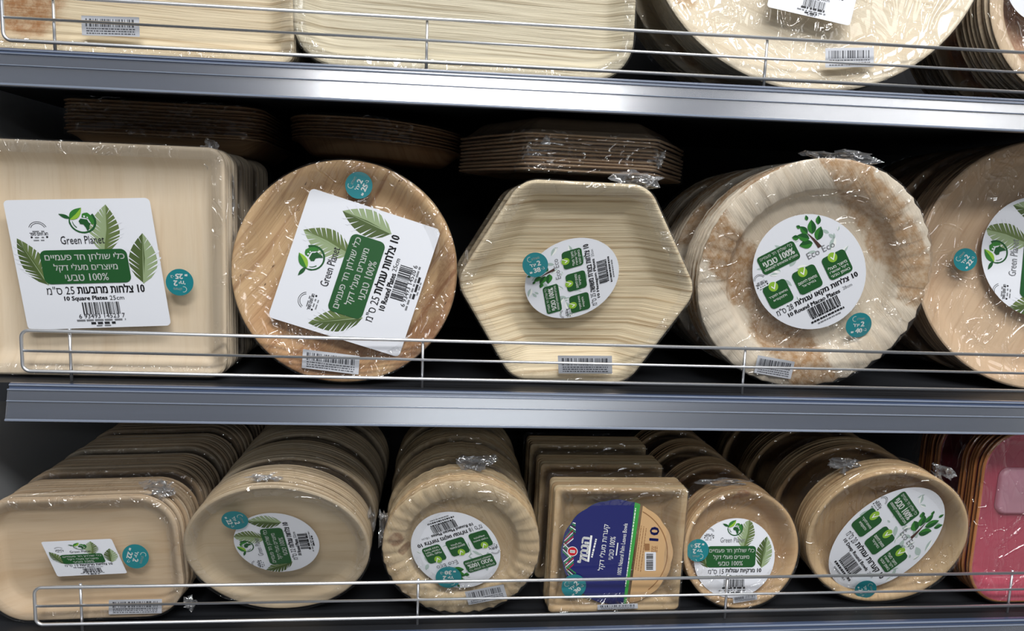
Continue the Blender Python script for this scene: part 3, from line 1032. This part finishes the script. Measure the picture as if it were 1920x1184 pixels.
BARC = {
    'M2': [[0.06179, -0.00101, -0.0429], [-0.00633, -0.02063, -0.08651]],
    'M3': [[0.06223, 0.0025, -0.01567], [0.00247, -0.02249, -0.08273]],
    'M4': [[0.04604, -0.00176, -0.05384], [-0.00717, -0.02253, -0.09591]],
    'B3': [[0.04514, 0.00534, 0.00519], [0.01095, -0.01906, -0.05623]],
    'B1': [[0.05855, -0.00216, 0.02686], [-0.00099, -0.01769, -0.04821]],
    'T1': [[0.0565, 0.00012, -0.03061], [0.00176, -0.01938, -0.08182]],
    'T3': [[0.05521, 0.0006, 0.00867], [0.00301, -0.02216, -0.15136]],
    'B4': [[0.05, 0.00079, -0.02238], [0.00059, -0.00651, -0.06648]],
    'B5': [[0.03061, 0.00092, -0.01133], [0.00409, -0.00796, -0.05733]],
}


# plate shape per pack: depth, flat rim, wall width, pitch between nested plates, flutes, flute height
SHAPE = {
    'M1': (0.017, 0.005, 0.020, 0.0056, 0, 0), 'M2': (0.020, 0.004, 0.026, 0.0052, 0, 0), 'M3': (0.026, 0.006, 0.030, 0.0056, 0, 0),
    'M4': (0.019, 0.033, 0.011, 0.0072, 40, 0.0026), 'M5': (0.020, 0.005, 0.024, 0.0056, 0, 0),
    'T1': (0.020, 0.005, 0.024, 0.0056, 0, 0), 'T2': (0.020, 0.005, 0.024, 0.0056, 0, 0), 'T3': (0.026, 0.006, 0.045, 0.0056, 0, 0), 'T4': (0.030, 0.014, 0.030, 0.0065, 0, 0),
    'B1': (0.015, 0.004, 0.014, 0.0066, 0, 0), 'B2': (0.012, 0.006, 0.012, 0.0066, 0, 0), 'B3': (0.015, 0.022, 0.009, 0.0062, 34, 0.0017),
    'B4': (0.030, 0.004, 0.018, 0.0042, 0, 0), 'B5': (0.032, 0.005, 0.016, 0.0042, 0, 0), 'B6': (0.036, 0.006, 0.020, 0.0046, 0, 0),
    'B7': (0.028, 0.006, 0.016, 0.0060, 0, 0),
}
PART = {'B4': 'bowl', 'B5': 'bowl', 'B6': 'bowl', 'B7': 'tray', 'T1': 'tray', 'T2': 'tray'}


def axes(yaw, lean, roll):
    cy, sy = math.cos(yaw * D), math.sin(yaw * D)
    u, n0, v0 = Vector((cy, sy, 0)), Vector((sy, -cy, 0)), Vector((0, 0, 1))
    cl, sl = math.cos(lean * D), math.sin(lean * D)
    v, n = v0 * cl + n0 * sl, n0 * cl - v0 * sl
    cr, sr = math.cos(roll * D), math.sin(roll * D)
    return u * cr + v * sr, -u * sr + v * cr, n


def frame(pos, yaw, lean, roll):
    u, v, n = axes(yaw, lean, roll)
    M = Matrix((u, v, n)).transposed().to_4x4()
    M.translation = pos
    return M


def make_pack(key, name, label, cat, group, nplates=10, full=True, sag=None):
    kind, s, pos, ang, q = POSE[key]
    depth, rimw, wall, pitch, fl, fa = SHAPE[key]
    root = bpy.data.objects.new(name, None)
    COL.objects.link(root)
    root.matrix_world = frame(Vector(pos) + Vector((0, 0, ZO)), *ang)
    tag(root, label, cat, group)
    part = PART.get(key, 'plate')
    mats = [PINK, AMBER] if key == 'B7' else [P[key]]
    variants = [plate_mesh(part, kind, q, depth, rimw, wall, flutes=fl, famp=fa, seed=sd, soft=0.2 if kind == 'hex' else 0.55, lip=0.002 if key in ('M4', 'B3') else 0.0, inner=4 if key == 'B7' else None) for sd in range(3)]
    rnd = random.Random(key)
    tl = math.tan(ang[1] * D)
    for mt in mats:
        for me in variants:
            me.materials.append(mt)
    for i in range(nplates):
        o = bpy.data.objects.new(part, variants[i % 3])
        COL.objects.link(o)
        o.parent = root
        k = i * pitch
        j = 0.0 if i == 0 else 0.0009
        k += rnd.uniform(-0.2, 0.2) * pitch if i else 0.0
        o.location = (rnd.uniform(-j, j), -k * tl + rnd.uniform(-j, j) * 0.5, -k)
        if i:
            if fl:
                o.rotation_euler.z = 2 * math.pi / fl * rnd.randrange(fl)
            elif kind == 'round':
                o.rotation_euler.z = rnd.uniform(0, 6.28)
            elif kind == 'box':
                o.rotation_euler.z = math.pi * rnd.randrange(2) + rnd.uniform(-0.004, 0.004)
            else:
                o.rotation_euler.z = math.pi / 3 * rnd.randrange(6)
    L = (nplates - 1) * pitch + min(depth, 0.016)
    if sag is None:
        sag = (LABEL[key][2] - 0.0012) if key in LABEL else -0.003
    f = link('shrink_wrap', film_meshes(kind, q, L, ang[1], rimw, sag, full, sum(map(ord, key)) * 0.13), [FILM], root)
    f['label'] = 'clear wrinkled shrink film'
    root['length'] = (nplates - 1) * pitch + depth + 0.010
    return root


def rear_pack(front, dx, dy, label, group, dyaw=0.0, dz=0.0, scale=1.0, names=('plate', 'bowl', 'tray', 'shrink_wrap')):
    """Another pack of the same kind standing behind: a copy of the pack and of its plates and film."""
    r = front.copy()
    COL.objects.link(r)
    M = front.matrix_world.copy()
    t = M.translation.copy()
    M = Matrix.Translation(t + Vector((dx, dy, dz))) @ Matrix.Rotation(dyaw * D, 4, 'Z') @ Matrix.Translation(-t) @ M
    base = t.z - (SHZ[POSE_SHELF[front.name]] + ZO)
    M = Matrix.Translation((0, 0, base * (scale - 1))) @ M @ Matrix.Scale(scale, 4)
    r.matrix_world = M
    tag(r, label, None, group)
    for ch in list(front.children):
        if ch.name.split('.')[0] in names:
            c = ch.copy()
            COL.objects.link(c)
            c.parent = r
            if ch.name.split('.')[0] != 'shrink_wrap' and ch.location.z == 0.0 and POSEKIND.get(front.name, '') == 'round':
                c.rotation_euler.z = random.uniform(0, 6.28)
    return r


POSEKIND, POSE_SHELF = {}, {}
PK = {}
GM, GB, GT = 'plate packs in front on the middle shelf', 'packs in front on the lowest shelf', 'packs in front on the upper shelf'
SPEC = [
    ('T1', 'tray_pack', 'long cream tray pack with brown stain, upper shelf at left end', 'tray pack', GT, False),
    ('T2', 'tray_pack', 'long ivory tray pack with deep horizontal grain, beside the stained tray pack', 'tray pack', GT, False),
    ('T3', 'round_plate_pack', 'largest round cream plates with white barcode label, upper shelf under shiny film', 'plate pack', GT, True),
    ('T4', 'round_plate_pack', 'rosy brown deep round plates with cream rim at upper right corner', 'plate pack', GT, True),
    ('M1', 'square_plate_pack', 'square 25 cm plate pack with large white leaf label, at left of middle shelf', 'plate pack', GM, False),
    ('M2', 'round_plate_pack', 'brown streaked round plate pack with tilted square white label', 'plate pack', GM, True),
    ('M3', 'hexagon_plate_pack', 'upright cream hexagon plate pack with small round label, middle shelf', 'plate pack', GM, False),
    ('M4', 'fluted_plate_pack', 'large fluted round plate pack with two brown bands and oval label', 'plate pack', GM, True),
    ('M5', 'round_plate_pack', 'pinkish tan round plate pack cut off by right edge of middle shelf', 'plate pack', GM, True),
    ('B1', 'square_plate_pack', 'small square plate pack with little skewed white label, left end of lowest shelf', 'plate pack', GB, False),
    ('B2', 'round_plate_pack', 'smooth tan round plate pack with sideways green label and no barcode sticker, lowest shelf', 'plate pack', GB, False),
    ('B3', 'fluted_plate_pack', 'small fluted round plate pack with upside-down oval label, lowest shelf', 'plate pack', GB, True),
    ('B4', 'square_bowl_pack', 'square bowl pack with dark blue round label', 'bowl pack', GB, True),
    ('B5', 'round_bowl_pack', 'smallest round bowl pack with upright white and green label', 'bowl pack', GB, True),
    ('B6', 'round_bowl_pack', 'deep round 20 cm bowl pack with slanted tree label, beside pink trays', 'bowl pack', GB, True),
    ('B7', 'pink_tray_pack', 'glossy pink trays with amber rims at right end of lowest shelf', 'tray pack', GB, True),
]
for key, name, label, cat, group, full in SPEC:
    PK[key] = make_pack(key, name, label, cat, group, 10 if key != 'B7' else 7, full)
    POSEKIND[PK[key].name], POSE_SHELF[PK[key].name] = POSE[key][0], POSE[key][1]

TITLES = {
    'M1': ('10 צלחות מרובעות', 0.47, '25', '10 Square Plates', 0.30, '6 93493 14523 7'), 'M2': ('10 צלחות עגולות', 0.46, '25', '10 Round Plates', 0.29, '6 93493 14520 6'),
    'M5': ('10 צלחות עגולות', 0.44, '30', '10 Round Plates', 0.29, ''), 'B1': ('10 צלחות מרובעות', 0.47, '19', '10 Square Plates', 0.30, ''),
    'B2': ('10 צלחות עגולות', 0.42, '22', '10 Round Plates', 0.28, ''), 'B5': ('10 מרקיות עגולות', 0.44, '15', '10 Round Bowls', 0.28, ''),
    'T3': ('10 צלחות עגולות', 0.46, '30', '10 Round Plates', 0.29, ''), 'T4': ('10 צלחות עגולות', 0.42, '25', '10 Round Plates', 0.28, ''),
    'M3': ('10 צלחות בצורת משושה', 1.24, '25', '10 Hexagon Plates'), 'M4': ('10 צלחות מקאו עגולות', 1.24, '28', '10 Round Macao Plates'),
    'B3': ('10 צלחות מקאו עגולות', 1.24, '18', '10 Round Macao Plates'), 'B6': ('10 קערות עגולות', 1.15, '20', '10 Deep Round Bowls'),
}
for i, (key, (dsg, A, z)) in enumerate(LABEL.items()):
    if dsg in ('gs', 'gc'):
        t = TITLES[key]
        art = planet_label(A, z, dsg, t[0], t[1], t[2], t[3], t[4], t[5], 11 + i)
    elif dsg == 'eco':
        t = TITLES[key]
        art = eco_label(A, z, t[0], t[1], t[2], t[3], 5 + i)
    else:
        art = blue_label(A, z)
    art.build(PK[key])
for key, (c, r, ang, num, z) in STICK.items():
    price_sticker(PK[key], c, r, ang, num, z + 0.0006)
for i, (key, A) in enumerate(BARC.items()):
    barcode_sticker(PK[key], A, 40 + i)

# pale recess floor inside the front pink tray
tray = next(c for c in PK['B7'].children if c.name.startswith('tray') and c.location.z == 0)
R = []
for ins, z in ((0.0, -0.0278), (0.001, -0.0240), (0.004, -0.0225)):
    R.append([(x - 0.024, y + 0.026, z) for x, y in outline('box', (0.030, 0.031, 0.013), ins)])
cp = link('compartment', rings_mesh('compartment', R, None, (-0.024, 0.026, -0.0223)), [PALEPINK], tray)
cp['label'] = 'pale pink raised square'

# crumpled ends of the film
TAILS = [('M1', (0.112, 0.118, -0.012), (0.030, 0.034, 0.020), 1), ('M1', (0.126, 0.06, -0.03), (0.016, 0.10, 0.03), 12), ('M3', (0.055, 0.124, -0.016), (0.062, 0.026, 0.024), 2), ('M3', (-0.124, 0.020, -0.012), (0.009, 0.04, 0.018), 3),
         ('M4', (0.012, 0.139, -0.022), (0.085, 0.022, 0.026), 4), ('B1', (0.085, 0.074, -0.020), (0.040, 0.026, 0.034), 5), ('B1', (0.112, -0.060, -0.004), (0.02, 0.02, 0.014), 13), ('B2', (0.099, 0.020, -0.045), (0.012, 0.05, 0.03), 6),
         ('B2', (-0.01, 0.105, -0.012), (0.05, 0.012, 0.014), 14), ('B3', (-0.092, 0.022, -0.020), (0.014, 0.05, 0.03), 7), ('B3', (0.015, 0.098, -0.045), (0.055, 0.018, 0.035), 8), ('B5', (-0.02, 0.077, -0.018), (0.09, 0.012, 0.02), 9),
         ('B6', (0.062, 0.088, -0.03), (0.03, 0.024, 0.03), 10), ('B6', (-0.055, 0.09, -0.03), (0.05, 0.02, 0.03), 11)]
for key, loc, size, sd in TAILS:
    o = link('film_tail', crumple_mesh(size, sd), [CRUMPLE], PK[key])
    tl = math.tan(POSE[key][3][1] * D)
    o.location = (loc[0], loc[1] + loc[2] * tl, loc[2])
    o['label'] = 'crumpled end of the clear film'

# packs standing behind the front ones
ORD = ['second', 'third', 'fourth', 'fifth']
REAR = {
    'M1': ('square 25 cm plate pack in shade, {} from the front behind the large leaf label', 2, [(-0.002, 0.0, 0)] * 2),
    'M2': ('round plate pack in shade, {} from the front behind the brown streaked one', 2, [(-0.0012, 0.0, 0), (-0.0012, 0, 0)]),
    'M3': ('hexagon plate pack in shade, {} from the front behind the cream hexagon', 2, [(0.001, 0, 0), (0.001, 0, 0)]),
    'M4': ('fluted plate pack, {} from the front behind the brown banded one', 2, [(0, 0, 0), (0.004, 0, 0)]),
    'M5': ('round plate pack, {} from the front behind the pinkish tan one', 2, [(0, 0, 0)] * 2),
    'T1': ('long tray pack, {} from the front behind the stained tray pack', 1, [(0, 0, 0)]),
    'T2': ('long tray pack, {} from the front behind the ivory tray pack', 1, [(0, 0, 0)]),
    'T3': ('large round plate pack, {} from the front behind the white barcode label', 1, [(-0.004, 0, 0)]),
    'T4': ('round plate pack, {} from the front behind the rosy brown plates', 1, [(0, 0, 0)]),
    'B1': ('small square plate pack, {} from the front behind the skewed little label', 4, [(0, 0, 0)] * 4),
    'B2': ('smooth round plate pack, {} from the front behind the sideways green label', 3, [(0, 0, 0), (0, 0, 0), (0.001, 0, 0)]),
    'B3': ('small fluted plate pack, {} from the front behind the upside-down label', 3, [(0, 0, 0), (0, 0, 0), (0, 0, 0)]),
    'B4': ('square bowl pack, {} from the front behind the dark blue label', 2, [(-0.005, 0.005, 0), (-0.008, -0.002, 0)]),
    'B5': ('small round bowl pack, {} from the front behind the smallest bowls', 3, [(-0.002, 0.006, 0), (-0.003, 0.008, 0), (-0.004, 0.010, 0)]),
    'B6': ('deep round bowl pack, {} from the front behind the slanted tree label', 3, [(0, 0, 0), (0, 0, 0), (0, 0, 0)]),
    'B7': ('pink tray pack, {} from the front behind the glossy pink trays', 1, [(0, 0.004, 0)]),
}
for key, (lab, n, offs) in REAR.items():
    L = PK[key]['length'] / math.cos(POSE[key][3][1] * D) + 0.004
    s = POSE[key][1]
    for i in range(n):
        dx, dy, dyaw = offs[i]
        if PK[key].location.y + L * (i + 2) + dy > 0.462:
            break
        rear_pack(PK[key], dx, L * (i + 1) + dy, lab.format(ORD[i]), 'packs standing behind ' + key_group[key] if False else 'packs standing behind the front ones', dyaw, TL[s] * dx, (1.0, 1.02)[i] if key == 'B4' else 1.0)
for r in COL.objects:
    if 'length' in r:
        del r['length']


# packs lying flat on top of the standing ones
def lying(name, label, kind, q, depth, rimw, wall, pitch, n, pos, up, yaw, tilt, seed, mt):
    root = bpy.data.objects.new(name, None)
    COL.objects.link(root)
    M = Matrix.Translation(Vector(pos) + Vector((0, 0, ZO))) @ Matrix.Rotation(tilt * D, 4, 'Y') @ Matrix.Rotation(yaw * D, 4, 'Z')
    if not up:
        M = M @ Matrix.Rotation(math.pi, 4, 'X')
    root.matrix_world = M
    tag(root, label, 'plate pack', 'plate packs lying flat under the upper shelf')
    vs = [plate_mesh('plate', kind, q, depth, rimw, wall, seed=seed + k) for k in range(3)]
    rnd = random.Random(seed)
    for me in vs:
        me.materials.append(mt)
    for i in range(n):
        o = bpy.data.objects.new('plate', vs[i % 3])
        COL.objects.link(o)
        o.parent = root
        o.location = (rnd.uniform(-0.0015, 0.0015), rnd.uniform(-0.0015, 0.0015), -i * pitch)
        if kind == 'round':
            o.rotation_euler.z = rnd.uniform(0, 6.28)
    link('shrink_wrap', film_meshes(kind, q, (n - 1) * pitch + 0.004, 0, rimw, -0.003, False, seed * 1.7, 1.5), [FILM], root)['label'] = 'clear wrinkled shrink film'
    return root


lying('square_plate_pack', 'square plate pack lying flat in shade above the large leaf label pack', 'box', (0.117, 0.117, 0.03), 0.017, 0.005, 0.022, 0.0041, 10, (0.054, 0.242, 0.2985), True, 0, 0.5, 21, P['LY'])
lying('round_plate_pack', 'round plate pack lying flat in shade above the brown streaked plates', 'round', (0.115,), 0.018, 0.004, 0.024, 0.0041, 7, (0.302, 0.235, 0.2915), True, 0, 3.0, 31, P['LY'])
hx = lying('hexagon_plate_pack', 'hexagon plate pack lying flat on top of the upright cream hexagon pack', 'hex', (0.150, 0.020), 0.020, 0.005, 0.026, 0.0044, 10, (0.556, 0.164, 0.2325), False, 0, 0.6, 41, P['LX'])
for loc, size, sd in (((-0.060, 0.125, -0.020), (0.035, 0.012, 0.035), 22), ((0.075, 0.122, -0.02), (0.03, 0.014, 0.04), 23)):
    o = link('film_tail', crumple_mesh(size, sd), [CRUMPLE], hx)
    o.location = loc
    o['label'] = 'crumpled end of the clear film'
